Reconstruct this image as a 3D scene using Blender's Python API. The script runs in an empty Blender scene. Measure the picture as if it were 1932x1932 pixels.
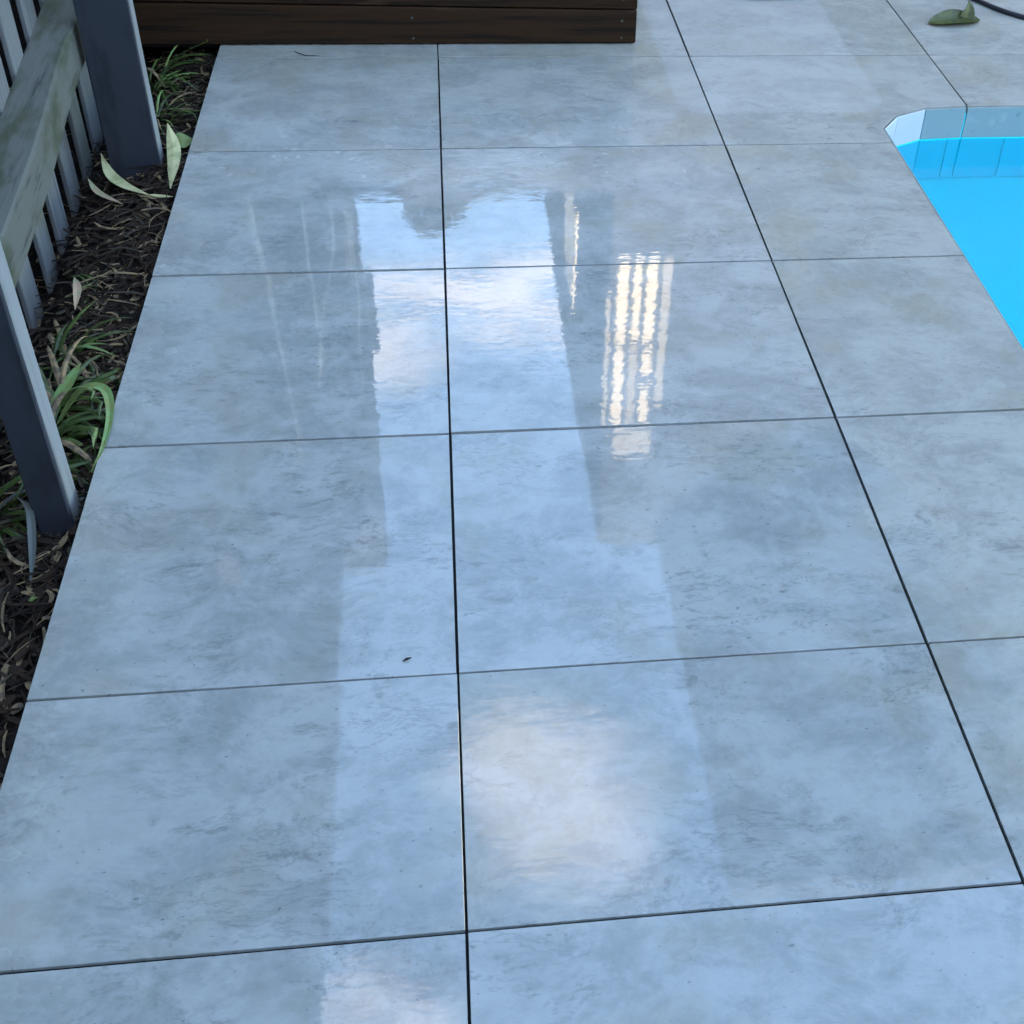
import bpy, math, random
import numpy as np
from mathutils import Vector, Matrix
R = math.radians
rng = random.Random(7)
SC = bpy.context.scene
COL = SC.collection

# ------------------------------------------------------------------ camera
cd = bpy.data.cameras.new('camera'); cam = bpy.data.objects.new('camera', cd); COL.objects.link(cam)
yaw, pit, rol = R(9.287), R(39.63), R(-3.4496)
fw = Vector((math.sin(yaw)*math.cos(pit), math.cos(yaw)*math.cos(pit), -math.sin(pit)))
rt = Vector((math.cos(yaw), -math.sin(yaw), 0)); dn = fw.cross(rt)
ax = math.cos(rol)*rt + math.sin(rol)*dn; ay = -math.sin(rol)*rt + math.cos(rol)*dn
m = Matrix.Identity(4)
for i in range(3):
    m[i][0] = ax[i]; m[i][1] = -ay[i]; m[i][2] = -fw[i]
m.translation = Vector((.0226, -1.3296, 1.5533)); cam.matrix_world = m
cd.sensor_width = 36; cd.lens = 2403.8/1932*36; cd.shift_x = -208.66/1932; cd.shift_y = -113.25/1932
cd.clip_start = .02; cd.clip_end = 2000
SC.camera = cam

# ------------------------------------------------------------------ node helpers
class NG:
    def __init__(s, tree): s.t = tree; s.n = tree.nodes; s.l = tree.links
    def new(s, typ, **kw):
        n = s.n.new(typ)
        for k, v in kw.items(): setattr(n, k, v)
        return n
    def put(s, sock, v):
        if hasattr(v, 'links') or hasattr(v, 'is_linked'): s.l.new(v, sock)
        else: sock.default_value = v
    def m(s, op, a, b=0., c=0., clamp=False):
        n = s.new('ShaderNodeMath', operation=op, use_clamp=clamp)
        s.put(n.inputs[0], a); s.put(n.inputs[1], b); s.put(n.inputs[2], c)
        return n.outputs[0]
    def vm(s, op, a, b=(0, 0, 0)):
        n = s.new('ShaderNodeVectorMath', operation=op); s.put(n.inputs[0], a); s.put(n.inputs[1], b)
        return n.outputs[1] if op in ('LENGTH', 'DOT_PRODUCT') else n.outputs[0]
    def sep(s, v):
        n = s.new('ShaderNodeSeparateXYZ'); s.put(n.inputs[0], v); return n.outputs
    def comb(s, x, y, z=0.):
        n = s.new('ShaderNodeCombineXYZ')
        for i, v in enumerate((x, y, z)): s.put(n.inputs[i], v)
        return n.outputs[0]
    def noise(s, v, scale, detail=3., rough=.5, dist=0., col=False):
        n = s.new('ShaderNodeTexNoise'); s.put(n.inputs['Vector'], v)
        n.inputs['Scale'].default_value = scale; n.inputs['Detail'].default_value = detail
        n.inputs['Roughness'].default_value = rough; n.inputs['Distortion'].default_value = dist
        return n.outputs['Color' if col else 'Fac']
    def ss(s, v, a, b, lo=0., hi=1.):
        n = s.new('ShaderNodeMapRange', interpolation_type='SMOOTHSTEP'); s.put(n.inputs['Value'], v)
        for k, q in zip(('From Min', 'From Max', 'To Min', 'To Max'), (a, b, lo, hi)): s.put(n.inputs[k], q)
        return n.outputs[0]
    def mix(s, f, a, b, typ='MIX'):
        n = s.new('ShaderNodeMix', data_type='RGBA', blend_type=typ, clamp_factor=True)
        s.put(n.inputs[0], f); s.put(n.inputs[6], c4(a)); s.put(n.inputs[7], c4(b)); return n.outputs[2]
def c4(c): return tuple(c) + (1.,) if isinstance(c, tuple) and len(c) == 3 else c

# ------------------------------------------------------------------ sky, clouds, sun, exposure
SUN_EL, SUN_AZ = R(15), R(190)          # low sun behind the photographer, a little to the left
w = bpy.data.worlds.new('World'); SC.world = w; w.use_nodes = True
g = NG(w.node_tree); w.node_tree.nodes.clear()
sky = g.new('ShaderNodeTexSky', sky_type='NISHITA', sun_disc=False)
sky.sun_elevation = SUN_EL; sky.sun_rotation = SUN_AZ; sky.air_density = 1.0; sky.dust_density = .25; sky.ozone_density = 1.3
tc = g.new('ShaderNodeTexCoord'); dx, dy, dz = g.sep(tc.outputs['Generated'])
zz = g.m('MAXIMUM', dz, .06)
px, py = g.m('DIVIDE', dx, zz), g.m('DIVIDE', dy, zz)
P = g.comb(px, py)
wob = g.noise(P, 3.2, 3., .6, 0., True)
Pw = g.vm('ADD', P, g.vm('MULTIPLY', g.vm('SUBTRACT', wob, (.5, .5, .5)), (.28, .22, 0)))
qx, qy, _ = g.sep(Pw)
def blob(cx, cy, rx, ry, amp):
    a = g.m('DIVIDE', g.m('SUBTRACT', qx, cx), rx); b = g.m('DIVIDE', g.m('SUBTRACT', qy, cy), ry)
    d = g.m('SQRT', g.m('ADD', g.m('MULTIPLY', a, a), g.m('MULTIPLY', b, b)))
    return g.ss(d, .35, 1.25, amp, 0.)
cl = g.ss(g.noise(g.vm('MULTIPLY', P, (.55, 1., 1.)), 1.15, 3., .58, 0.), .62, .78)
clouds = [(.12, 1.56, .40, .13, 1.), (-.14, 1.46, .16, .15, .95), 
          (1.1, .6, .5, .3, .8), (-1.3, -.6, .6, .35, .8), (.7, -1.2, .5, .5, .8), (2.2, 2.6, 1., .5, .9)]
puffs = [(.065, .70, .105, .115, 1.), (-.09, .515, .09, .06, .9)]
for b in clouds: cl = g.m('MAXIMUM', cl, blob(*b))
det = g.noise(g.vm('MULTIPLY', P, (1., 2.6, 1.)), 6., 3., .62, 0.)
cl = g.m('MULTIPLY', cl, g.ss(det, .36, .58, .15, 1.), clamp=True)
soft = g.ss(g.noise(P, 9., 3., .55), .30, .52, .45, 1.)
for b in puffs: cl = g.m('MAXIMUM', cl, g.m('MULTIPLY', blob(*b), soft))
skc = g.mix(g.m('MULTIPLY', cl, .9), sky.outputs[0], (4.9, 4.5, 4.4))
bg = g.new('ShaderNodeBackground'); g.put(bg.inputs[0], skc); bg.inputs[1].default_value = .12
w.cycles.sampling_method = 'MANUAL'; w.cycles.sample_map_resolution = 256
g.l.new(bg.outputs[0], g.new('ShaderNodeOutputWorld').inputs[0])

ld = bpy.data.lights.new('sun', 'SUN'); ld.energy = 5.0; ld.angle = R(.5); ld.color = (1., .85, .66)
sun = bpy.data.objects.new('sun', ld); COL.objects.link(sun)
to_sun = Vector((math.sin(SUN_AZ)*math.cos(SUN_EL), math.cos(SUN_AZ)*math.cos(SUN_EL), math.sin(SUN_EL)))
sun.rotation_euler = to_sun.to_track_quat('Z', 'Y').to_euler()

vs = SC.view_settings; vs.view_transform = 'Standard'; vs.look = 'None'; vs.gamma = 1.; vs.exposure = 3.92; vs.use_curve_mapping = False
SC.render.engine = 'CYCLES'; SC.cycles.use_denoising = True; SC.cycles.max_bounces = 4; SC.cycles.diffuse_bounces = 2; SC.cycles.glossy_bounces = 2; SC.cycles.adaptive_threshold = .02; SC.cycles.transparent_max_bounces = 12
SC.cycles.sample_clamp_indirect = 6.

# ------------------------------------------------------------------ object helpers
def mesh(name, V, F, smooth=False, mats=None, mi=None):
    me = bpy.data.meshes.new(name); me.from_pydata([tuple(v) for v in V], [], F)
    for mt in (mats or []): me.materials.append(mt)
    if mi: me.polygons.foreach_set('material_index', mi)
    if smooth: me.polygons.foreach_set('use_smooth', [True]*len(me.polygons))
    me.update(); return me
def obj(name, V, F, mat=None, parent=None, smooth=False, loc=(0, 0, 0), me=None, mi=None):
    if me is None: me = mesh(name, V, F, smooth, mat if isinstance(mat, list) else ([mat] if mat else None), mi)
    o = bpy.data.objects.new(name, me); COL.objects.link(o); o.location = loc
    if parent: o.parent = parent
    return o
def empty(name, loc=(0, 0, 0), rz=0):
    o = bpy.data.objects.new(name, None); COL.objects.link(o); o.location = loc; o.rotation_euler = (0, 0, rz); o.empty_display_size = .1
    return o
def tag(o, label=None, cat=None, group=None, kind=None):
    if label: o['label'] = label
    if cat: o['category'] = cat
    if group: o['group'] = group
    if kind: o['kind'] = kind
    return o
def box(x0, x1, y0, y1, z0, z1, c=0.):
    """box with optionally chamfered edges (24 corner vertices)"""
    if c <= 0:
        V = [(x, y, z) for z in (z0, z1) for y in (y0, y1) for x in (x0, x1)]
        return V, [(0, 2, 3, 1), (4, 5, 7, 6), (0, 1, 5, 4), (2, 6, 7, 3), (0, 4, 6, 2), (1, 3, 7, 5)]
    import itertools
    V = []; idx = {}
    lo, hi = (x0, y0, z0), (x1, y1, z1)
    for s in itertools.product((0, 1), repeat=3):
        for a in range(3):
            p = [hi[k]-c if s[k] else lo[k]+c for k in range(3)]; p[a] = hi[a] if s[a] else lo[a]
            idx[s, a] = len(V); V.append(tuple(p))
    F = []
    for a in range(3):
        b, d = (a+1) % 3, (a+2) % 3
        for sa in (0, 1):
            q = []
            for sb, sd in ((0, 0), (1, 0), (1, 1), (0, 1)):
                s = [0, 0, 0]; s[a] = sa; s[b] = sb; s[d] = sd; q.append(idx[tuple(s), a])
            F.append(tuple(q) if sa else tuple(q[::-1]))
        for sb in (0, 1):
            for sd in (0, 1):
                s0 = [0, 0, 0]; s0[b] = sb; s0[d] = sd; s1 = list(s0); s1[a] = 1
                q = (idx[tuple(s0), b], idx[tuple(s1), b], idx[tuple(s1), d], idx[tuple(s0), d])
                F.append(q if (sb == sd) else q[::-1])
    for s in itertools.product((0, 1), repeat=3):
        q = (idx[s, 0], idx[s, 1], idx[s, 2]); F.append(q if sum(s) % 2 else q[::-1])
    return V, F
def bx(name, mat, parent, x0, x1, y0, y1, z0, z1, c=0., **k):
    V, F = box(x0, x1, y0, y1, z0, z1, c); return obj(name, V, F, mat, parent, **k)
def join(parts):
    V, F = [], []
    for v, f in parts:
        n = len(V); V += list(v); F += [tuple(i+n for i in q) for q in f]
    return V, F
def inset(poly, c):
    out = []; n = len(poly)
    for i in range(n):
        a, b, d = Vector(poly[i-1]), Vector(poly[i]), Vector(poly[(i+1) % n])
        e1 = (b-a).normalized(); e2 = (d-b).normalized(); n1 = Vector((-e1.y, e1.x)); n2 = Vector((-e2.y, e2.x))
        out.append(tuple(b + (n1+n2)*c/max(1+n1.dot(n2), .2)))
    return out
def slab(poly, z0, z1, c):
    """chamfered prism over a counter-clockwise outline"""
    n = len(poly); ip = inset(poly, c)
    V = [(x, y, z1) for x, y in ip] + [(x, y, z1-c) for x, y in poly] + [(x, y, z0) for x, y in poly]
    F = [tuple(range(n)), tuple(range(3*n-1, 2*n-1, -1))]
    for i in range(n):
        j = (i+1) % n
        F += [(i, i+n, j+n, j), (i+n, i+2*n, j+2*n, j+n)]
    return V, F
def tube(pts, rad, k=8, cap=True):
    pts = [Vector(p) for p in pts]; n = len(pts)
    rad = rad if isinstance(rad, (list, tuple)) else [rad]*n
    V, F = [], []; up = Vector((0, 0, 1))
    for i, p in enumerate(pts):
        t = (pts[min(i+1, n-1)]-pts[max(i-1, 0)]).normalized()
        a = t.cross(up); a = a.normalized() if a.length > .05 else t.cross(Vector((1, 0, 0))).normalized()
        b = a.cross(t)
        V += [p + rad[i]*(math.cos(2*math.pi*j/k)*a + math.sin(2*math.pi*j/k)*b) for j in range(k)]
    for i in range(n-1):
        for j in range(k): F.append((i*k+j, i*k+(j+1) % k, (i+1)*k+(j+1) % k, (i+1)*k+j))
    if cap: F += [tuple(range(k-1, -1, -1)), tuple((n-1)*k+j for j in range(k))]
    return V, F
def spline(pts, n=24):
    P = [Vector(p) for p in pts]; P = [2*P[0]-P[1]] + P + [2*P[-1]-P[-2]]; out = []
    for i in range(1, len(P)-2):
        for k in range(n):
            t = k/n; a, b, c, d = P[i-1:i+3]
            out.append(.5*(2*b + (c-a)*t + (2*a-5*b+4*c-d)*t*t + (3*b-a-3*c+d)*t**3))
    return out + [P[-2]]
def ribbon(pts, widths, side=None, fold=.25, thick=.0012):
    """leaf or straw blade: strip with a folded midrib and real thickness"""
    pts = [Vector(p) for p in pts]; n = len(pts); V, F = [], []
    for i, p in enumerate(pts):
        t = (pts[min(i+1, n-1)]-pts[max(i-1, 0)]).normalized()
        s = Vector(side) if side else t.cross(Vector((0, 0, 1)))
        s = (s - s.dot(t)*t); s = s.normalized() if s.length > 1e-4 else Vector((1, 0, 0))
        nn = s.cross(t).normalized(); wd = widths[i]
        for sg in (1, -1):
            h = nn*thick*.5*sg
            V += [p-s*wd*.5+nn*wd*fold+h, p+h, p+s*wd*.5+nn*wd*fold+h]
    for i in range(n-1):
        a, b = i*6, (i+1)*6
        F += [(a, a+1, b+1, b), (a+1, a+2, b+2, b+1), (a+3, b+3, b+4, a+4), (a+4, b+4, b+5, a+5), (a, b, b+3, a+3), (a+2, a+5, b+5, b+2)]
    e = (n-1)*6
    F += [(0, 3, 4, 1), (1, 4, 5, 2), (e, e+1, e+4, e+3), (e+1, e+2, e+5, e+4)]
    return V, F

# ------------------------------------------------------------------ materials
def pmat(name, base, rough=.6, spec=.5, bump=None, metallic=0., var=None, rand=0., coords='Object'):
    """var = (colour2, scale(xyz), lo, hi, detail) ; bump = (scale(xyz), strength, distance) ; rand = brightness jitter per object"""
    mt = bpy.data.materials.new(name); mt.use_nodes = True; n = NG(mt.node_tree)
    b = n.n['Principled BSDF']; co = n.new('ShaderNodeTexCoord').outputs[coords]
    oi = n.new('ShaderNodeObjectInfo').outputs['Random']
    vec = n.vm('ADD', co, n.comb(n.m('MULTIPLY', oi, 13.), n.m('MULTIPLY', oi, 7.), n.m('MULTIPLY', oi, 5.)))
    c = c4(base)
    if var:
        for v in (var if isinstance(var, list) else [var]):
            f = n.noise(n.vm('MULTIPLY', vec, v[1]), 1., v[4], .6)
            c = n.mix(n.ss(f, v[2], v[3]), c, v[0])
    if rand:
        h = n.new('ShaderNodeHueSaturation'); n.put(h.inputs['Color'], c)
        n.put(h.inputs['Value'], n.m('MULTIPLY_ADD', oi, 2*rand, 1-rand)); c = h.outputs[0]
    n.put(b.inputs['Base Color'], c); b.inputs['Roughness'].default_value = rough
    b.inputs['Specular IOR Level'].default_value = spec; b.inputs['Metallic'].default_value = metallic
    if bump:
        bm = n.new('ShaderNodeBump'); n.put(bm.inputs['Height'], n.noise(n.vm('MULTIPLY', vec, bump[0]), 1., 5., .6))
        bm.inputs['Strength'].default_value = bump[1]; bm.inputs['Distance'].default_value = bump[2]
        n.l.new(bm.outputs[0], b.inputs['Normal'])
    return mt

def tile_material():
    mt = bpy.data.materials.new('porcelain_paving'); mt.use_nodes = True; n = NG(mt.node_tree); b = n.n['Principled BSDF']
    pos = n.new('ShaderNodeNewGeometry').outputs['Position']
    oi = n.new('ShaderNodeObjectInfo').outputs['Random']
    off = n.comb(n.m('MULTIPLY', oi, 37.), n.m('MULTIPLY', oi, 91.), n.m('MULTIPLY', oi, 11.))
    v = n.vm('ADD', pos, off); x, y, _ = n.sep(pos)
    # --- stone print: slate-like mottling, khaki patches, broken wrinkles, grain
    warp = n.vm('MULTIPLY', n.vm('SUBTRACT', n.noise(v, 6., 1., .5, 0., True), (.5, .5, .5)), (.12, .07, 0))
    vw = n.vm('ADD', v, warp)
    c = n.mix(n.ss(n.noise(n.vm('MULTIPLY', vw, (1., 1.35, 1.)), 5.5, 6., .72), .38, .62), (.248, .262, .250), (.340, .352, .334))
    c = n.mix(n.ss(n.noise(n.vm('ADD', v, (9, 3, 0)), 4.2, 3., .6), .50, .68, 0., .62), c, (.262, .258, .212))
    zone = n.ss(n.noise(n.vm('ADD', v, (4, 8, 0)), 4.5, 2., .55), .42, .62)
    wr = n.noise(n.vm('MULTIPLY', vw, (5.5, 13., 1.)), 1., 5., .68)
    rid = n.m('ABSOLUTE', n.m('SUBTRACT', wr, .5))
    c = n.mix(n.m('MULTIPLY', n.ss(rid, 0., .022, 1., 0.), n.m('MULTIPLY_ADD', zone, .26, .05)), c, (.115, .122, .125))
    c = n.mix(n.m('MULTIPLY', n.ss(wr, .56, .80), .22), c, (.43, .45, .45))
    c = n.mix(n.m('MULTIPLY', n.ss(n.noise(n.vm('MULTIPLY', vw, (22., 46., 1.)), 1., 4., .72), .54, .68), n.m('MULTIPLY_ADD', zone, .44, .12)), c, (.135, .140, .138))
    c = n.mix(n.m('MULTIPLY', n.ss(n.noise(vw, 42., 4., .7), .40, .62), .16), c, (.42, .44, .43))
    pit = n.ss(n.noise(n.vm('MULTIPLY', v, (1., 1.5, 1.)), 75., 2., .5), .70, .76)
    c = n.mix(n.m('MULTIPLY', pit, .5), c, (.07, .07, .075))
    # --- water lying on the paving: a shallow film in the middle, damp round it, dry towards the pool and the deck
    edge = n.m('MULTIPLY', n.m('SUBTRACT', n.noise(pos, 5.5, 3., .6), .5), .42)
    def rbox(cx, cy, hx, hy, soft):
        ex = n.m('SUBTRACT', n.m('ABSOLUTE', n.m('SUBTRACT', x, cx)), hx); ey = n.m('SUBTRACT', n.m('ABSOLUTE', n.m('SUBTRACT', y, cy)), hy)
        d = n.m('ADD', n.m('MAXIMUM', ex, ey), edge); return n.ss(d, -soft, soft, 1., 0.)
    film = rbox(.13, .36, .64, 1.24, .11)
    damp = n.m('MAXIMUM', rbox(.05, .60, .72, 1.45, .22), film)
    damp2 = n.m('MULTIPLY', damp, n.ss(n.noise(n.vm('ADD', pos, (3, 1, 0)), 9., 3., .6), .34, .5, .55, 1.))
    rough = n.m('MULTIPLY_ADD', damp2, -.30, .48)
    rough = n.m('MULTIPLY_ADD', film, n.m('MULTIPLY', n.m('SUBTRACT', rough, .02), -1.), rough)
    c = n.mix(n.m('MULTIPLY_ADD', damp, -1., 1.), c, n.mix(1., c, (.86, .83, .77), 'MULTIPLY'))
    # dried water mark beside the deck: paler, with rounded corner
    ex = n.m('SUBTRACT', n.m('ABSOLUTE', n.m('SUBTRACT', x, .98)), .31); ey = n.m('SUBTRACT', 1.99, y)
    d = n.m('ADD', n.vm('LENGTH', n.comb(n.m('MAXIMUM', n.m('ADD', ex, .10), 0.), n.m('MAXIMUM', n.m('ADD', ey, .10), 0.))), n.m('MULTIPLY', edge, .05))
    mark = n.ss(d, .085, .105, 1., 0.)
    c = n.mix(n.m('MULTIPLY', mark, .20), c, (.45, .46, .46))
    c = n.mix(n.m('MULTIPLY_ADD', film, .18, n.m('MULTIPLY', damp, .12)), c, n.mix(1., c, (.60, .63, .66), 'MULTIPLY'))
    n.put(b.inputs['Base Color'], c); n.put(b.inputs['Roughness'], rough); b.inputs['IOR'].default_value = 1.45
    # --- relief: cleft stone where bare, slow ripples where the film lies
    h1 = n.m('MULTIPLY', n.noise(n.vm('MULTIPLY', vw, (1., 1.6, 1.)), 26., 3., .65), n.m('MULTIPLY_ADD', film, -.985, 1.))
    b1 = n.new('ShaderNodeBump'); n.put(b1.inputs['Height'], h1); b1.inputs['Strength'].default_value = .16; b1.inputs['Distance'].default_value = .004
    rp = n.noise(n.vm('MULTIPLY', pos, (19., 46., 1.)), 1., 2., .55)
    b2 = n.new('ShaderNodeBump'); n.put(b2.inputs['Height'], rp); b2.inputs['Strength'].default_value = .5; b2.inputs['Distance'].default_value = .00030
    n.l.new(b1.outputs[0], b2.inputs['Normal']); n.l.new(b2.outputs[0], b.inputs['Normal'])
    return mt
M = {}
M['tile'] = tile_material()
M['grout'] = pmat('grout', (.007, .007, .008), .9, .2)
M['paling'] = pmat('weathered_paling', (.115, .122, .124), .8, .3, ((22, 60, 3.), .5, .004), var=[((.055, .058, .058), (9, 60, 1.6), .5, .75, 5.), ((.075, .082, .058), (5, 5, 4), .50, .75, 3.)], rand=.12)
M['rail'] = pmat('mossy_rail', (.090, .094, .082), .85, .3, ((60, 3, 60), .5, .004), var=[((.045, .052, .030), (14, 4, 9), .42, .62, 4.), ((.035, .037, .035), (45, 5, 45), .55, .72, 4.)])
M['post'] = pmat('shaded_post_face', (.023, .027, .036), .7, .3, ((40, 40, 4.), .25, .002), var=((.013, .015, .02), (12, 12, 3), .5, .7, 4.))  # camera-facing side of the posts, its shade put into the colour
M['post_timber'] = pmat('grey_post_timber', (.185, .195, .20), .8, .3, ((40, 40, 4.), .35, .002), var=((.12, .125, .12), (14, 30, 2), .5, .7, 4.))  # post timber as on its lit sides; a darker copy covers the front
M['deck'] = pmat('oiled_deck_board', (.023, .0118, .0058), .65, .08, ((2., 40, 60), .6, .003), var=[((.010, .0065, .0045), (2.5, 30, 60), .45, .66, 5.), ((.034, .019, .010), (3, 3, 20), .58, .75, 3.)], rand=.15)
M['screw'] = pmat('deck_screw', (.06, .062, .055), .45, .5, metallic=.6)
M['soil'] = pmat('dark_soil', (.009, .0065, .005), .95, .15, ((60, 60, 60), 1., .01), var=((.018, .012, .008), (30, 30, 30), .5, .65, 5.))
M['mulch1'] = pmat('mulch_brown', (.032, .019, .011), .85, .2, var=((.025, .016, .011), (40, 40, 40), .45, .6, 2.))
M['mulch2'] = pmat('mulch_dark', (.014, .010, .007), .9, .2)
M['mulch3'] = pmat('straw', (.23, .165, .085), .75, .3, var=((.11, .08, .05), (40, 40, 40), .45, .6, 2.))
M['mulch4'] = pmat('grey_straw', (.045, .036, .024), .8, .3)
M['leaf'] = pmat('green_strap_leaf', (.030, .052, .009), .45, .5, var=((.060, .088, .016), (30, 30, 30), .45, .65, 2.), rand=.3)
M['leaf_pale'] = pmat('pale_dry_leaf', (.50, .47, .24), .6, .4, var=((.33, .35, .16), (35, 35, 35), .45, .65, 2.))
M['leaf_green'] = pmat('light_green_leaf', (.15, .19, .055), .5, .4, var=((.14, .24, .08), (40, 40, 40), .45, .6, 2.))
M['leaf_pink'] = pmat('tan_dry_leaf', (.42, .29, .18), .65, .3, var=((.30, .29, .17), (30, 30, 30), .45, .6, 2.))
M['leaf_grey'] = pmat('grey_dry_leaf', (.085, .095, .085), .6, .4)
M['leaf_olive'] = pmat('olive_leaf', (.048, .060, .010), .5, .4, ((60, 60, 60), .4, .004), var=((.030, .036, .008), (40, 40, 40), .45, .6, 3.))
M['hose'] = pmat('black_hose', (.012, .014, .020), .4, .5)
M['pool_blue'] = pmat('pool_paint', (.01, .90, .97), .6, .3, var=((.01, .89, .965), (3, 3, 3), .4, .7, 3.))
M['pool_tile'] = pmat('waterline_tile', (.20, .27, .275), .3, .5, ((30, 30, 30), .12, .002), var=[((.14, .20, .215), (26, 26, 26), .58, .72, 4.), ((.25, .32, .32), (20, 20, 20), .55, .75, 3.)])
M['pool_white'] = pmat('waterline_corner_tile', (.40, .42, .46), .3, .5, rand=.06)
M['pool_tile_deep'] = pmat('submerged_tile', (.02, .76, .90), .4, .5)
M['clad'] = pmat('charcoal_weatherboard', (.018, .019, .022), .6, .3, ((2, 2, 60), .2, .003))
M['clad2'] = pmat('slate_weatherboard', (.016, .017, .019), .6, .3, ((2, 2, 60), .2, .003))
M['roof'] = pmat('dark_roof', (.035, .037, .04), .5, .4)
M['brick'] = pmat('dark_brick', (.06, .045, .04), .85, .2, var=((.035, .03, .028), (9, 9, 20), .5, .6, 3.))
M['cream'] = pmat('cream_blind', (.46, .41, .32), .7, .3)
M['tan'] = pmat('tan_render', (.22, .20, .165), .8, .3)
M['frame'] = pmat('dark_window_frame', (.03, .032, .036), .4, .5)
M['bark'] = pmat('pale_bark', (.66, .64, .58), .7, .3, ((20, 20, 6), .4, .01), var=((.50, .48, .44), (9, 9, 4), .5, .7, 4.))
M['foliage'] = pmat('shrub_foliage', (.016, .020, .014), .5, .4, var=((.022, .028, .018), (9, 9, 9), .45, .6, 3.))
M['fence_dark'] = pmat('stained_fence', (.014, .013, .013), .8, .2, ((50, 50, 4), .4, .004))
M['ground'] = pmat('ground', (.05, .055, .035), .95, .2, var=((.07, .06, .04), (1.2, 1.2, 1.2), .45, .6, 5.))
def water_material():
    mt = bpy.data.materials.new('pool_water'); mt.use_nodes = True; n = NG(mt.node_tree); mt.node_tree.nodes.remove(n.n['Principled BSDF'])
    pos = n.new('ShaderNodeNewGeometry').outputs['Position']
    bm = n.new('ShaderNodeBump'); n.put(bm.inputs['Height'], n.noise(pos, 5., 3., .5)); bm.inputs['Strength'].default_value = .3; bm.inputs['Distance'].default_value = .0009
    fr = n.new('ShaderNodeFresnel'); fr.inputs[0].default_value = 1.33; n.l.new(bm.outputs[0], fr.inputs['Normal'])
    tr = n.new('ShaderNodeBsdfTransparent'); tr.inputs[0].default_value = (.08, .98, .998, 1)
    gl = n.new('ShaderNodeBsdfGlossy'); gl.inputs['Roughness'].default_value = .11; n.l.new(bm.outputs[0], gl.inputs['Normal'])
    mx = n.new('ShaderNodeMixShader'); n.l.new(fr.outputs[0], mx.inputs[0]); n.l.new(tr.outputs[0], mx.inputs[1]); n.l.new(gl.outputs[0], mx.inputs[2])
    n.l.new(mx.outputs[0], n.n['Material Output'].inputs[0]); return mt
M['water'] = water_material()
def glass_material():
    mt = bpy.data.materials.new('window_glass'); mt.use_nodes = True; n = NG(mt.node_tree); mt.node_tree.nodes.remove(n.n['Principled BSDF'])
    fr = n.new('ShaderNodeFresnel'); fr.inputs[0].default_value = 1.45
    tr = n.new('ShaderNodeBsdfTransparent'); tr.inputs[0].default_value = (.93, .95, .95, 1)
    gl = n.new('ShaderNodeBsdfGlossy'); gl.inputs['Roughness'].default_value = .01
    mx = n.new('ShaderNodeMixShader'); n.l.new(fr.outputs[0], mx.inputs[0]); n.l.new(tr.outputs[0], mx.inputs[1]); n.l.new(gl.outputs[0], mx.inputs[2])
    n.l.new(mx.outputs[0], n.n['Material Output'].inputs[0]); return mt
M['glass'] = glass_material()

# ------------------------------------------------------------------ ground with the pool pit left open
PX0, PX1, PY0, PY1 = 1.236, 3.75, -1.60, 2.03
B = 600.
V = [(-B, -B, -.3), (B, -B, -.3), (B, B, -.3), (-B, B, -.3), (PX0-.05, PY0-.05, -.3), (PX1+.05, PY0-.05, -.3), (PX1+.05, PY1+.05, -.3), (PX0-.05, PY1+.05, -.3)]
tag(obj('ground', V, [(0, 1, 5, 4), (1, 2, 6, 5), (2, 3, 7, 6), (3, 0, 4, 7)], M['ground']), kind='structure')

# ------------------------------------------------------------------ paving: mortar bed + one object per tile
bed = join([box(-.628, PX0-.012, -2.65, 2.06, -.29, -.0060), box(-.628, 5.2, 2.062, 4.80, -.29, -.0062), box(PX1+.012, 5.2, -2.65, 2.06, -.29, -.0064), box(PX0-.012, PX1+.012, -2.65, PY0-.012, -.29, -.0066)])
paving = tag(obj('paving', *bed, M['grout']), kind='structure')
G = .0046
XS = [-.645, 0, .765, 1.53, 2.295, 3.06, 3.825, 4.59, 5.2]
YS = [-2.6386, -2.0386, -1.4386-.2, -1.0386, -.4386, 0, .6, 1.2, 1.8, 2.4, 3.0, 3.6, 4.2, 4.8]
CORNER = [(PX0, 1.893), (1.297, 1.972), (1.399, 2.021), (1.53, PY1)]
def add_tile(poly, i, j):
    cx = sum(p[0] for p in poly)/len(poly); cy = sum(p[1] for p in poly)/len(poly)
    V, F = slab([(x-cx, y-cy) for x, y in poly], -.02, 0, .0005)
    o = obj('paving_tile', V, F, M['tile'], paving, loc=(cx, cy, rng.uniform(-.0008, .0004)))
    o.rotation_euler = (R(rng.gauss(0, .09)), R(rng.gauss(0, .11)), 0)
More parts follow.
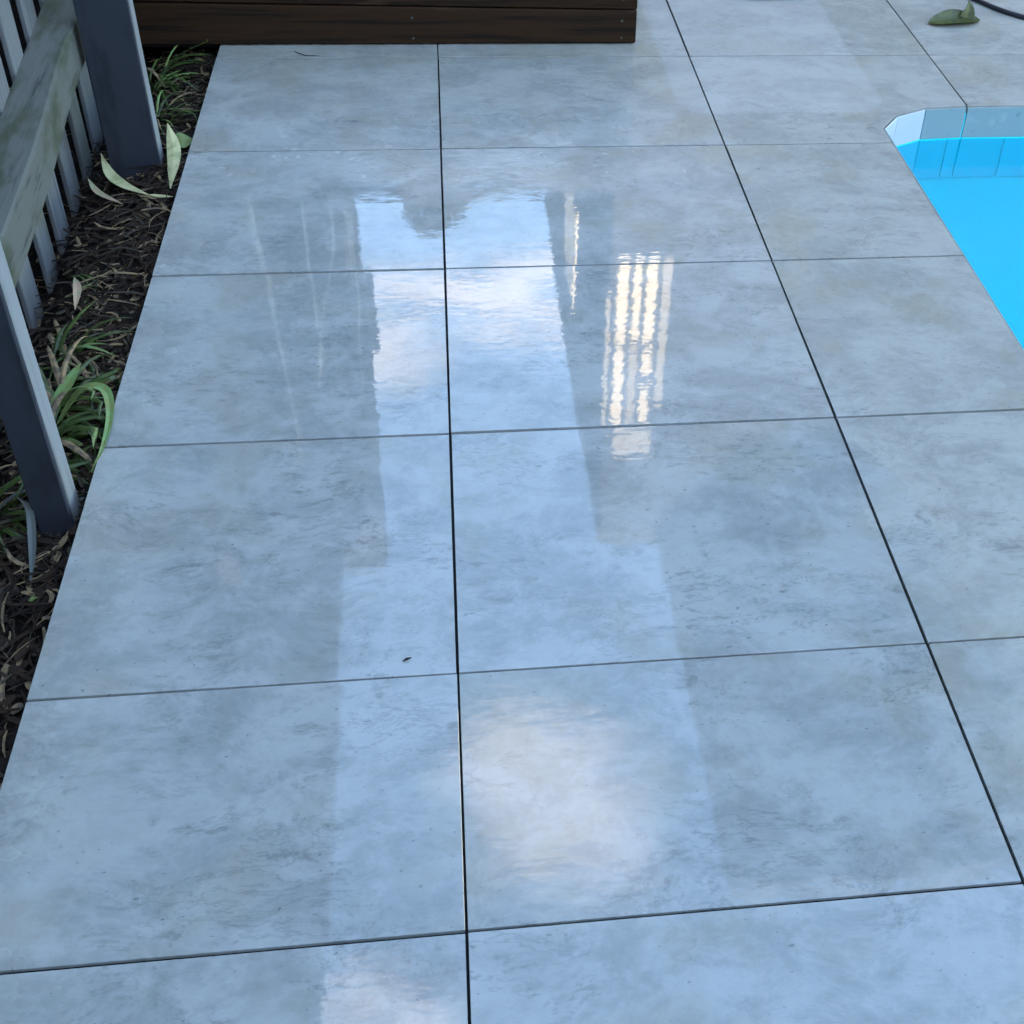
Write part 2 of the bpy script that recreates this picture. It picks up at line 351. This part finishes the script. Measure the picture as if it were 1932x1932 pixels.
for j in range(len(YS)-1):
    for i in range(len(XS)-1):
        x0, x1, y0, y1 = XS[i]+(G/2 if i else 0), XS[i+1]-G/2, YS[j]+(G if YS[j] < .3 else .0066)/2, YS[j+1]-(G if YS[j+1] < .3 else .0066)/2
        if i >= 2 and y0 < PY1 and y1 > PY0 and x0 < PX1:
            if i == 2 and abs(YS[j]-1.8) < .01:
                poly = [(x0, y0), (PX0, y0)] + CORNER[:3] + [(x1, PY1-.0005), (x1, y1), (x0, y1)]
            elif i == 2:
                poly = [(x0, y0), (PX0, y0), (PX0, y1), (x0, y1)]
                if YS[j] < PY0: poly = [(x0, y0), (x1, y0), (x1, PY0), (PX0, PY0), (PX0, y1), (x0, y1)]
            elif y1 > PY1 and y0 < PY1: poly = [(x0, PY1), (x1, PY1), (x1, y1), (x0, y1)]
            elif YS[j] < PY0 < YS[j+1]: poly = [(x0, y0), (x1, y0), (x1, PY0), (x0, PY0)]
            elif x1 > PX1: poly = [(PX1, y0), (x1, y0), (x1, y1), (PX1, y1)]
            else: continue
        else: poly = [(x0, y0), (x1, y0), (x1, y1), (x0, y1)]
        if len(poly) == 4: poly = [(px_ + (0 if px_ in (PX0, PX1, -.645) else rng.uniform(-.0007, .0007)), py_ + (0 if py_ in (PY0, PY1) else rng.uniform(-.0007, .0007))) for px_, py_ in poly]
        add_tile(poly, i, j)

# ------------------------------------------------------------------ swimming pool
pool = tag(empty('swimming_pool', (PX0, PY1, 0)), 'bright blue swimming pool sunk into the grey paving on the right', 'pool')
def pl(name, V, F, mat): return obj(name, [(x-PX0, y-PY1, z) for x, y, z in V], F, mat, pool)
out = [(PX0+.0, PY0), (PX1, PY0), (PX1, PY1), (1.53, PY1), (1.399, 2.021), (1.297, 1.972), (PX0, 1.893)]   # ccw
ZB = -1.15
ip = inset(out, .004)
n = len(ip)
V = [(x, y, -.021) for x, y in ip] + [(x, y, ZB) for x, y in ip]
F = [(i, (i+1) % n, (i+1) % n + n, i+n) for i in range(n)] + [tuple(range(n, 2*n))]
pl('shell', V, F, M['pool_blue'])
def wall_tiles(a, b, cuts, z0, z1, mat, proud=.004, name='waterline_tile'):
    """upright tiles on the pool wall running from a to b (the pool lies on the left of a->b)"""
    a, b = Vector(a), Vector(b); L = (b-a).length; t = (b-a)/L; nn = Vector((-t.y, t.x))
    for s0, s1 in zip(cuts[:-1], cuts[1:]):
        g0, g1 = s0+.0022, s1-.0022
        V, F = box(g0, g1, .004, .004+proud, z0, z1, .0012)
        pl(name, [tuple((a + t*x + nn*y).to_2d()) + (z,) for x, y, z in V], F, mat)
L0 = PX1-1.53
wall_tiles((PX1, PY1), (1.53, PY1), [0, .2, .5, .8, 1.1, 1.4, 1.7, 2.0, L0], -.098, -.004, M['pool_tile'])
wall_tiles((PX1, PY1), (1.53, PY1), [0, .2, .485, .785, 1.085, 1.385, 1.685, PX1-1.667, L0], -.228, -.102, M['pool_tile_deep'])
ls = (Vector((1.53, PY1))-Vector((1.399, 2.021))).length
wall_tiles((1.53, PY1), (1.399, 2.021), [0, ls], -.098, -.004, M['pool_tile'])
wall_tiles((1.53, PY1), (1.399, 2.021), [0, .042, ls], -.228, -.102, M['pool_tile_deep'])
for a, b in (((1.399, 2.021), (1.297, 1.972)), ((1.297, 1.972), (PX0, 1.893))):
    l = (Vector(b)-Vector(a)).length
    wall_tiles(a, b, [0, l], -.098, -.004, M['pool_white']); wall_tiles(a, b, [0, l], -.228, -.102, M['pool_tile_deep'])
lw = 1.893-PY0
wall_tiles((PX0, 1.893), (PX0, PY0), [.3*k for k in range(11)] + [lw], -.098, -.004, M['pool_tile'])
V = [(x, y, -.10) for x, y in inset(out, .0105)]
tag(obj('pool_water', V, [tuple(range(len(V)))], M['water']), kind='structure')

# ------------------------------------------------------------------ timber deck beside the fence
deck = tag(empty('timber_deck', (-.2, 2.49, 0)), 'dark brown timber deck of horizontal boards standing on the paving at the top', 'deck')
dx0, dx1, dyf = -1.0, .61, 2.49
def dk(name, mat, x0, x1, y0, y1, z0, z1, c=.0025, par=None):
    return bx(name, mat, par or deck, x0+.2, x1+.2, y0-2.49, y1-2.49, z0, z1, c)
dk('frame', M['grout'], dx0+.02, dx1-.02, dyf+.024, 4.6, -.012, .335, 0)
for k, (z0, z1) in enumerate(((.005, .1155), (.1205, .231), (.236, .346))):
    t0, t1 = (.013, -.012) if k == 0 else (.013, -.012)
    V, F = box(dx0+.2, dx1+.2, 0, .022, z0, z1, .0025)
    # boards dip a little to the right, as they were nailed
    V = [(x, y, z - (x-.2)*(.016 if (k > 0 or z > .06) else 0)) for x, y, z in V]
    b = obj('board', V, F, M['deck'], deck)
    for sx in (-.072, .565):
        for dz in ((.017, .079) if k == 0 else (.03, .095)):
            zc = z0 + dz - (sx+.2-.2)*(.016 if (k > 0 or dz > .06) else 0)*1.0
            c = [(sx+.2+.0042*math.cos(a), yy, zc+.0042*math.sin(a)) for yy in (-.0012, .002) for a in [2*math.pi*q/8 for q in range(8)]]
            obj('screw', c, [tuple(range(8)), ] + [(q, q+8, (q+1) % 8+8, (q+1) % 8) for q in range(8)], M['screw'], b)
for k in range(14):
    dk('deck_board', M['deck'], dx0-.01, dx1+.01, dyf-.015+k*.15, dyf-.015+k*.15+.143, .352, .374, .003)
for k, (z0, z1) in enumerate(((.004, .1065), (.1115, .222), (.227, .337))):
    dk('side_board', M['deck'], dx1-.02, dx1-.001, dyf+.0245, 4.6, z0, z1, .002)

# ------------------------------------------------------------------ paling fence on the left
FT = math.tan(R(2.5))
def fx(x0, y): return x0 - (y-1.82)*FT
fence = tag(empty('paling_fence', (-.93, 1.0, -.2)), 'weathered grey paling fence with spaced palings, rail and dark posts along the garden bed', 'fence')
def fo(name, V, F, mat): return obj(name, [(x+.93, y-1., z+.2) for x, y, z in V], F, mat, fence)
frnd = random.Random(3)
y = -1.6
pal = []
ybase = 2.05-.1
k = -20
for k in range(-19, 16):
    y1 = 2.045 + k*.186 + frnd.uniform(-.006, .006); y0 = y1-.104+frnd.uniform(-.006, .006)
    ym = (y0+y1)/2; xf = fx(-.950, ym); lean = frnd.uniform(-.006, .006)
    V, F = box(-.013, 0, y0-ym, y1-ym, 0, 1.75+frnd.uniform(-.015, .015), .0025)
    c, s = math.cos(R(2.5)), math.sin(R(2.5)); tw = frnd.uniform(-.03, .03)
    V2 = []
    for a, b, z in V:
        a2 = a + b*tw; b2 = b + lean*z
        V2.append((xf + a2*c - b2*s, ym + a2*s + b2*c, z-.24))
    fo('paling', V2, F, M['paling'])
def rail(z_far, z_near, ya, yb, h=.106, dpt=.083):
    V = []
    for yy, zt in ((yb, z_far), (ya, z_near)):
        xr, xl = fx(-.866, yy), fx(-.9495, yy)
        V += [(xl, yy, zt-h+.004), (xr, yy, zt-h), (xr, yy, zt-.006), (xr-.006, yy, zt), (xl, yy, zt+.010)]
    # subdivide along the length for a slightly crooked old timber
    N = 26; VV, FF = [], []
    for i in range(N+1):
        t = i/N
        wv = .0025*math.sin(i*1.3)+frnd.uniform(-.0012, .0012); wz = .002*math.sin(i*.9+1)
        for q in range(5):
            a, b = Vector(V[q]), Vector(V[q+5]); p = a.lerp(b, t)
            VV.append((p.x + (wv if q in (1, 2, 3) else 0), p.y, p.z+wz))
    for i in range(N):
        for q in range(5): FF.append((i*5+q, i*5+(q+1) % 5, (i+1)*5+(q+1) % 5, (i+1)*5+q))
    FF += [tuple(range(4, -1, -1)), tuple(N*5+q for q in range(5))]
    fo('rail', VV, FF, M['rail'])
rail(.325+.055*1.2, .325-.055*3.4, -1.45, 3.2)
rail(1.42, 1.36, -1.45, 3.2)
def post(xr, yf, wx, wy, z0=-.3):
    V, F = box(xr-wx, xr, yf+.0125, yf+wy, z0, 1.62, .004); fo('post', V, F, M['post_timber'])
    V, F = box(xr-wx, xr+.001, yf, yf+.012, z0, 1.61, .002); fo('shaded_face', V, F, M['post'])  # thin sheet over the post front, carrying the painted-in shade
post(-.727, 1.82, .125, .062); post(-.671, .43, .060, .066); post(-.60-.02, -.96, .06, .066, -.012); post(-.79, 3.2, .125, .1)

# ------------------------------------------------------------------ garden bed: soil, litter, strappy plants, fallen leaves
def soil_z(x, y):
    for (a, za), (b, zb) in zip(((-.60, -.045), (-.72, -.062), (-.85, -.095), (-.96, -.165), (-1.2, -.20)), ((-.72, -.062), (-.85, -.095), (-.96, -.165), (-1.2, -.20), (-2.2, -.22))):
        if x >= b: t = (x-a)/(b-a); return za+(zb-za)*max(0, min(1, t))
    return -.22
srnd = random.Random(5)
NX, NY = 40, 190; V = []
for j in range(NY+1):
    for i in range(NX+1):
        x = -.629 - (i/NX)**1.3*1.3; yy = -2.6 + 7.3*j/NY
        V.append((x, yy, soil_z(x, yy) + (srnd.uniform(-.006, .006) if i else -.02) + .010*math.sin(yy*7+x*9)*math.sin(x*13+yy*3)))
F = [(j*(NX+1)+i, j*(NX+1)+i+1, (j+1)*(NX+1)+i+1, (j+1)*(NX+1)+i) for j in range(NY) for i in range(NX)]
tag(obj('soil', V, F, M['soil'], smooth=True), kind='structure')
V, F, MI = [], [], []
lr = random.Random(11)
for q in range(6500):
    x = -.655 - abs(lr.gauss(0, .16)) if lr.random() < .75 else lr.uniform(-1.3, -.655); yy = lr.uniform(-1.0, 3.0)
    if x > -.652 or x < -1.5: continue
    L = lr.uniform(.02, .10); a = lr.uniform(0, math.pi*2); wd = lr.choice((.002, .004, .005, .008)); bend = lr.uniform(-1.6, 1.6); tilt = lr.uniform(-.15, .35)
    if lr.random() < .28: L = lr.uniform(.014, .034); wd = lr.uniform(.008, .016); bend *= .3
    p = Vector((x, yy, soil_z(x, yy)+lr.uniform(.003, .014))); pts = []
    for s in range(5):
        pts.append(p.copy()); aa = a + bend*(s/4-.5)
        p += Vector((math.cos(aa), math.sin(aa), tilt*(.5-s/4)*.8))*L/4
    if max(q_.x for q_ in pts) > -.648: continue
    mk = lr.choices((0, 1, 2, 3), (.43, .26, .19, .12))[0]
    v, f = ribbon(pts, [wd*k for k in (.5, .9, 1., .9, .4)], fold=lr.uniform(-.2, .3), thick=.0012)
    n0 = len(V); V += v; F += [tuple(i+n0 for i in g_) for g_ in f]; MI += [mk]*len(f)
tag(obj('mulch', V, F, [M['mulch1'], M['mulch2'], M['mulch3'], M['mulch4']], mi=MI), 'dry straw and bark litter covering the dark soil beside the paving', 'mulch', kind='stuff')

def clump(name, label, base, n, seed, lmin, lmax, wid, az0, az1, mats, arch=(.5, 1.1), group=None):
    r = random.Random(seed); root = tag(empty(name, base), label, 'plant', group)
    for k in range(n):
        az = R(r.uniform(az0, az1)); L = r.uniform(lmin, lmax); st = r.uniform(.5, 1.35); cv = r.uniform(*arch)
        p = Vector((r.uniform(-.018, .018), r.uniform(-.018, .018), -.01)); pts = []; N = 9; e = st
        for s in range(N):
            pts.append(p.copy()); d = Vector((math.cos(az)*math.cos(e), math.sin(az)*math.cos(e), math.sin(e)))
            p += d*L/(N-1); e -= cv*2.2/(N-1); az += r.uniform(-.06, .06)
            p.x = min(p.x, -.662-base[0])
            gz = soil_z(base[0]+p.x, base[1]+p.y)+.006-base[2]
            if p.z < gz and s > 2: p.z = gz; e = max(e, -.05)
        ww = wid*r.uniform(.7, 1.2)
        v, f = ribbon(pts, [ww*q for q in (.45, .75, .95, 1., .97, .88, .7, .42, .06)], side=(-math.sin(az), math.cos(az), 0), fold=.16, thick=.001)
        obj('leaf', v, f, mats[0] if r.random() < .75 else r.choice((mats[1], M['mulch3'])), root, smooth=False)
    return root
GP = 'strappy green plants in the garden bed'
clump('strap_leaf_plant', 'strappy green plant arching towards the paving between the two near fence posts', (-.775, .80, -.075), 46, 1, .10, .28, .011, -70, 190, [M['leaf'], M['leaf_green']], (.6, 1.2), GP)
clump('strap_leaf_plant', 'low green tuft in the litter right behind the far dark fence post', (-.775, 2.12, -.07), 26, 8, .07, .2, .008, -100, 130, [M['leaf'], M['leaf_green']], (.5, 1.1), GP)
clump('strap_leaf_plant', 'loose green tuft sprawling over the litter at the paving edge', (-.72, .90, -.062), 22, 12, .06, .17, .008, 0, 360, [M['leaf'], M['mulch3']], (.8, 1.4), GP)
clump('strap_leaf_plant', 'low green tuft right beside the foot of the nearest post', (-.735, .60, -.066), 22, 13, .07, .16, .009, 0, 360, [M['leaf'], M['leaf_green']], (.8, 1.4), GP)
clump('strap_leaf_plant', 'sparse yellow-green tuft in the litter between the middle palings and paving', (-.80, 1.30, -.08), 14, 14, .05, .14, .006, 0, 360, [M['leaf'], M['mulch3']], (.8, 1.4), GP)
clump('strap_leaf_plant', 'broad-leaved green plant leaning out beside the nearest post onto the litter', (-.765, .70, -.07), 20, 15, .12, .24, .015, -60, 120, [M['leaf'], M['leaf_green']], (.7, 1.3), GP)
clump('strap_leaf_plant', 'small green strappy tuft growing against the palings behind the nearest post', (-.815, 1.0, -.085), 22, 2, .08, .2, .009, -90, 120, [M['leaf'], M['leaf_green']], (.5, 1.1), GP)
clump('strap_leaf_plant', 'dark green strappy plant in the lower left corner in front of the nearest post', (-.835, .50, -.09), 24, 3, .10, .26, .013, -120, 40, [M['leaf'], M['leaf_grey']], (.7, 1.3), GP)
clump('strap_leaf_plant', 'fine green grassy tuft between the far fence post and the timber deck', (-.83, 2.36, -.085), 34, 4, .08, .24, .008, -110, 80, [M['leaf'], M['leaf_green']], (.5, 1.1), GP)
clump('strap_leaf_plant', 'green tuft pressed against the left end of the timber deck', (-.86, 2.44, -.09), 16, 6, .12, .3, .011, -150, 30, [M['leaf'], M['leaf_green']], (.4, .9), GP)
def fallen(name, label, pts, wmax, mat, fold=.12, side=None, group='fallen leaves in the garden bed', prof=None):
    P_ = spline(pts, 6); n = len(P_)
    wd = [wmax*max(.05, math.sin(math.pi*min(1, max(0, (i/(n-1))))**(prof or 1.))) for i in range(n)]
    v, f = ribbon(P_, wd, fold=fold, thick=.0016, side=side)
    c = Vector(pts[len(pts)//2]); tag(obj(name, [Vector(q)-c for q in v], f, mat, loc=c, smooth=False), label, 'leaf', group); 
fallen('fallen_leaf', 'pale cream pointed leaf standing beside the far dark fence post', [(-.722, 1.97, .0), (-.692, 1.845, -.018), (-.683, 1.69, -.045)], .036, M['leaf_pale'], side=(1, .25, .15))
fallen('fallen_leaf', 'small rounded green leaf touching the paving edge beside the far post', [(-.712, 1.905, -.04), (-.685, 1.915, -.022), (-.654, 1.93, -.03)], .058, M['leaf_green'], side=(-.2, 1, .35), fold=.05)
fallen('fallen_leaf', 'long curved pale green leaf lying at the foot of the far post', [(-.882, 1.87, -.035), (-.848, 1.785, -.05), (-.80, 1.72, -.052), (-.73, 1.665, -.05)], .030, M['leaf_pale'], fold=.1)
fallen('fallen_leaf', 'short thin pale leaf tip beside the paving, next to the long curved leaf', [(-.732, 1.66, -.045), (-.70, 1.648, -.045), (-.668, 1.637, -.04)], .014, M['leaf_pale'])
fallen('fallen_leaf', 'narrow tan dry leaf curling out from the palings', [(-.90, 1.77, -.055), (-.865, 1.71, -.065), (-.795, 1.645, -.062)], .017, M['leaf_pink'])
fallen('fallen_leaf', 'short tan leaf standing on the litter beside the middle palings', [(-.838, 1.285, -.05), (-.818, 1.225, -.045), (-.815, 1.165, -.06)], .018, M['leaf_pink'])
fallen('fallen_leaf', 'wide pale grey-green blade beside the nearest post above the green plant', [(-.785, .755, -.04), (-.757, .82, -.018), (-.735, .875, -.0)], .026, M['leaf_green'], fold=.05)
fallen('fallen_leaf', 'green strap leaf bending over the paving edge next to the arching plant', [(-.765, .735, -.05), (-.71, .765, .012), (-.664, .755, .020), (-.642, .69, .014), (-.64, .60, .006), (-.652, .535, -.004)], .020, M['leaf_green'], prof=.6)
fallen('fallen_leaf', 'small yellow-green leaf on dark soil in the lower left corner', [(-.714, .257, -.055), (-.703, .268, -.05), (-.694, .279, -.055)], .012, M['leaf_green'])
fallen('fallen_leaf', 'silvery grey leaf drooping in front of the nearest post', [(-.765, .47, .0), (-.735, .43, .0), (-.722, .36, -.03), (-.718, .30, -.055)], .014, M['leaf_grey'])

# ------------------------------------------------------------------ things lying on the paving
lf = tag(empty('curled_leaf', (1.70, 2.66, 0)), 'curled olive green leaf lying on the paving beyond the pool corner', 'leaf')
def cup(L, W, H, curl, N=14, K=8):
    V, F = [], []
    for i in range(N+1):
        t = i/N; wd = W*(math.sin(math.pi*t)**.6)*.5+.0006
        for k in range(K+1):
            s = k/K*2-1
            V.append(((t-.5)*L, s*wd, .004 + H*(s*s)*math.sin(math.pi*t) + curl*(2*t-1)**2))
    n0 = len(V); V += [(x, y, z-.0015) for x, y, z in V]
    for i in range(N):
        for k in range(K):
            a = i*(K+1)+k; q = (a, a+K+1, a+K+2, a+1); F.append(q[::-1]); F.append(tuple(j+n0 for j in q))
    return V, F
v, f = cup(.19, .075, .024, .004); o = obj('blade', v, f, M['leaf_olive'], lf, smooth=True, loc=(0, 0, 0)); o.rotation_euler = (R(14), 0, R(8))
v, f = ribbon(spline([(.045, .012, .012), (.052, .02, .04), (.048, .03, .066)], 5), [.05, .05, .048, .045, .04, .034, .028, .02, .012, .006, .002], side=(1, .1, 0), fold=.1, thick=.0015)
obj('folded_tip', v, f, M['leaf_olive'], lf)
hp = spline([(2.6, 2.35, .008), (2.2, 2.56, .008), (1.956, 2.69, .008), (1.83, 2.88, .008), (1.74, 3.15, .008), (1.5, 3.25, .008), (1.36, 3.02, .008), (1.25, 2.895, .008), (1.13, 2.872, .008), (1.0, 2.885, .008), (.88, 2.98, .008), (.82, 3.3, .008), (.9, 3.8, .008), (1.4, 4.1, .008)], 10)
v, f = tube(hp, .0085, 8)
tag(obj('garden_hose', v, f, M['hose'], smooth=True), 'thin black hose snaking over the paving in the top right corner', 'hose')
v, f = tube([(-.425, 2.445, .002), (-.41, 2.428, .003), (-.39, 2.412, .0025), (-.35, 2.41, .002)], [.0009, .0014, .0013, .0007], 5)
tag(obj('twig', v, f, M['mulch2']), 'tiny dark twig on the paving in front of the deck', 'twig')
v, f = tube([(-.086, .030, .002), (-.079, .033, .0035), (-.072, .036, .0022)], [.0008, .0022, .0007], 6)
tag(obj('seed', v, f, M['mulch2'], smooth=True), 'single tiny dark seed on the wet paving near the middle joint', 'seed')

# ------------------------------------------------------------------ surroundings: mirrored in the wet paving, except the unseen house at the rear
def boards_wall(a, b, z0, z1, lap=.15, dep=.018):
    """lapped weatherboard wall from a to b, facing left of a->b"""
    a, b = Vector(a), Vector(b); t = (b-a).normalized(); nn = Vector((-t.y, t.x)); V, F = [], []
    z = z0; zs = []
    while z < z1-.01:
        zt = min(z+lap, z1)
        n0 = len(V)
        for p in (a, b):
            o1 = p + nn*dep; o2 = p + nn*.003; o0 = p - nn*.08
            V += [(o1.x, o1.y, z), (o2.x, o2.y, zt), (o0.x, o0.y, zt), (o0.x, o0.y, z)]
        F += [(n0, n0+4, n0+5, n0+1), (n0+1, n0+5, n0+6, n0+2), (n0+3, n0+2, n0+6, n0+7), (n0, n0+3, n0+7, n0+4), (n0, n0+1, n0+2, n0+3), (n0+4, n0+7, n0+6, n0+5)]
        z = zt
    return V, F
def window(par, nm, x0, x1, yv, z0, z1, nc, nr, bars=.035, face=-1, blind=None):
    """framed window in a wall facing -y, with glazing bars and a blind behind the panes"""
    wn = bx(nm, M['frame'], par, x0-.02, x1+.02, yv-.03, yv-.002, z0-.03, z0, 0)
    bx('frame', M['frame'], wn, x0-.02, x1+.02, yv-.03, yv-.002, z1, z1+.03); bx('frame', M['frame'], wn, x0-.02, x0, yv-.03, yv-.002, z0, z1); bx('frame', M['frame'], wn, x1, x1+.02, yv-.03, yv-.002, z0, z1)
    bx('blind', blind or M['cream'], wn, x0, x1, yv-.008, yv-.001, z0, z1)
    for k in range(1, nc): xx = x0+(x1-x0)*k/nc; bx('glazing_bar', M['frame'], wn, xx-bars/2, xx+bars/2, yv-.026, yv-.010, z0, z1)
    for k in range(1, nr): zz_ = z0+(z1-z0)*k/nr; bx('glazing_bar', M['frame'], wn, x0, x1, yv-.024, yv-.0105, zz_-bars/2, zz_+bars/2)
    return wn
# left house: tall side wall behind the fence, projecting wing at its far end
lh = tag(empty('left_house', (0, 0, 0)), 'tall charcoal weatherboard house on the left, mirrored in the wet paving', 'house')
obj('wall', *boards_wall((-1.75, 5.9), (-1.75, -3.5), -.3, 5.35), M['clad'], lh)
obj('wall', *boards_wall((-.62, 6.5), (-.62, 6.0), -.3, 5.6), M['clad'], lh)
obj('wall', *boards_wall((-.62, 6.0), (-1.75, 6.0), -.3, 5.6), M['clad'], lh)
bx('eave', M['roof'], lh, -1.80, -.90, -3.5, 5.96, 5.36, 5.52, .01)
bx('roof', M['roof'], lh, -8., -1.80, -3.5, 6.5, 5.36, 5.62)
bx('roof', M['roof'], lh, -1.80, -.60, 5.97, 6.5, 5.61, 5.68)
bx('core', M['clad'], lh, -8., -1.84, -3.45, 6.4, -.3, 5.35)
bx('window_hood', M['roof'], lh, -1.25, -.50, 5.80, 5.975, 3.40, 3.46, .005); bx('hood_bracket', M['frame'], lh, -.56, -.51, 5.86, 5.975, 2.92, 3.40)
v, f = tube([(-.61, 5.93, -.2), (-.61, 5.93, 5.5)], .035, 10); obj('downpipe', v, f, M['clad'], lh)
v, f = tube([(-.615, 5.90, 2.42), (-.64, 5.90, 2.92)], .034, 10); obj('vent_pipe', v, f, M['cream'], lh)
# right house
rh = tag(empty('right_house', (0, 0, 0)), 'slate grey house beyond the pool, its sunlit upper window mirrored in the wet paving', 'house')
obj('wall', *boards_wall((7.5, 6.0), (1.08, 6.0), -.3, 5.4), M['clad2'], rh)
obj('wall', *boards_wall((1.08, 6.0), (1.08, 11.6), -.3, 5.4), M['clad2'], rh)
bx('roof', M['roof'], rh, 1.06, 7.5, 5.97, 11.7, 5.41, 5.55)
bx('core', M['clad2'], rh, 1.20, 7.4, 6.12, 11.5, -.3, 5.4)
wd_ = window(rh, 'window', 1.12, 1.39, 5.985, 2.88, 4.28, 3, 2, .034)
bx('shade', M['tan'], wd_, 1.213, 1.297, 5.9605, 5.9735, 3.62, 4.27); bx('shade', M['frame'], wd_, 1.305, 1.388, 5.9605, 5.9735, 3.86, 3.95)
bx('curtain', M['tan'], wd_, 1.425, 1.485, 5.957, 5.981, 2.88, 4.1)
bx('shutter', M['tan'], rh, 1.045, 1.078, 5.93, 5.98, 3.1, 4.3, .004); bx('render_panel', M['tan'], rh, 1.135, 1.42, 5.95, 5.98, 4.34, 4.60, .004)
bx('side_window', M['cream'], rh, 1.045, 1.062, 8.1, 9.0, 3.75, 4.65)
bx('balcony_roof', M['roof'], rh, 1.53, 6.0, 2.75, 5.95, 5.40, 5.52, .01)  # left edge follows the mirrored outline; widened to the right to shade the far tiles
# unseen house added behind the photographer to keep the courtyard in shade
hb = tag(empty('unseen_shade_house', (0, 0, 0)), 'unseen dark brick house added behind the photographer to shade the courtyard', 'house')
bx('wall', M['brick'], hb, -6., 9., -8.5, -4.6, -.3, 3.0); bx('roof', M['roof'], hb, -6.2, 9.2, -8.7, -4.4, 3.01, 3.15)
# back fence, right fence, shrub, pale-limbed tree
def panel_fence(name, label, x0, x1, y0, y1, h, along):
    root = tag(empty(name, ((x0+x1)/2, (y0+y1)/2, -.3)), label, 'fence')
    L = (x1-x0) if along == 'x' else (y1-y0); n = int(L/.14)
    for k in range(n):
        a = -L/2 + k*L/n; b = a + L/n-.006; hh = h+.3+rng.uniform(-.008, .008)
        if along == 'x': bx('paling', M['fence_dark'], root, a, b, -.01+(k % 2)*.012, .01+(k % 2)*.012, 0, hh)
        else: bx('paling', M['fence_dark'], root, -.01+(k % 2)*.012, .01+(k % 2)*.012, a, b, 0, hh)
    return root
panel_fence('back_fence', 'dark stained close paling fence behind the deck, mirrored in the wet paving', -2.6, 5.2, 4.88, 4.92, 1.83, 'x')
sh = tag(empty('shrub', (-.09, 5.25, -.3)), 'leafy dark green shrub rising above the back fence, mirrored in the wet paving', 'shrub')
v, f = tube([(0, 0, 0), (.02, .01, 1.2), (0, 0, 2.2)], [.03, .025, .012], 7); obj('stem', v, f, M['mulch1'], sh)
V, F = [], []; r = random.Random(21)
for q in range(7000):
    a = r.uniform(0, 2*math.pi); zc = r.uniform(.9, 2.52); rad = .205*math.sqrt(r.random())*(1. if zc < 2.36 else max(.25, (2.6-zc)/.24))
    c = Vector((rad*math.cos(a)+.03*math.sin(zc*9), rad*math.sin(a), zc)); s = r.uniform(.015, .032)
    u = Vector((r.gauss(0, 1), r.gauss(0, 1), r.gauss(0, 1))).normalized(); w_ = u.cross(Vector((r.gauss(0, 1), r.gauss(0, 1), r.gauss(0, 1)))).normalized()
    n0 = len(V); V += [c-u*s, c+w_*s*.4, c+u*s, c-w_*s*.4]; F.append((n0, n0+1, n0+2, n0+3))
obj('crown', V, F, M['foliage'], sh)
tr = tag(empty('pale_tree', (-.86, 5.3, -.3)), 'slender tree with bare pale limbs behind the back fence, mirrored in the wet paving', 'tree')
def limb(nm, pts, r0, r1):
    sp = spline(pts, 5); n = len(sp); v, f = tube([(p.x+.86, p.y-5.3, p.z+.3) for p in sp], [r0+(r1-r0)*i/(n-1) for i in range(n)], 7); obj(nm, v, f, M['bark'], tr, smooth=True)
limb('trunk', [(-.86, 5.3, -.3), (-.90, 5.28, .6), (-.98, 5.25, 1.3), (-1.09, 5.2, 2.04), (-1.06, 5.2, 2.4), (-1.06, 5.2, 2.77), (-1.04, 5.2, 3.08), (-1.03, 5.2, 3.34), (-1.0, 5.2, 3.9)], .030, .010)
limb('limb', [(-.90, 5.28, .7), (-.85, 5.25, 1.4), (-.81, 5.2, 2.03), (-.81, 5.2, 2.41), (-.81, 5.2, 2.9), (-.84, 5.2, 3.2)], .014, .007)
limb('limb', [(-.88, 5.28, .9), (-.7, 5.25, 1.6), (-.65, 5.2, 2.2), (-.75, 5.2, 2.63), (-.8, 5.2, 2.95), (-.84, 5.2, 3.3)], .012, .006)
limb('limb', [(-.88, 5.28, 1.0), (-.62, 5.25, 1.7), (-.55, 5.2, 2.49), (-.57, 5.2, 2.94), (-.58, 5.2, 3.4)], .012, .006)
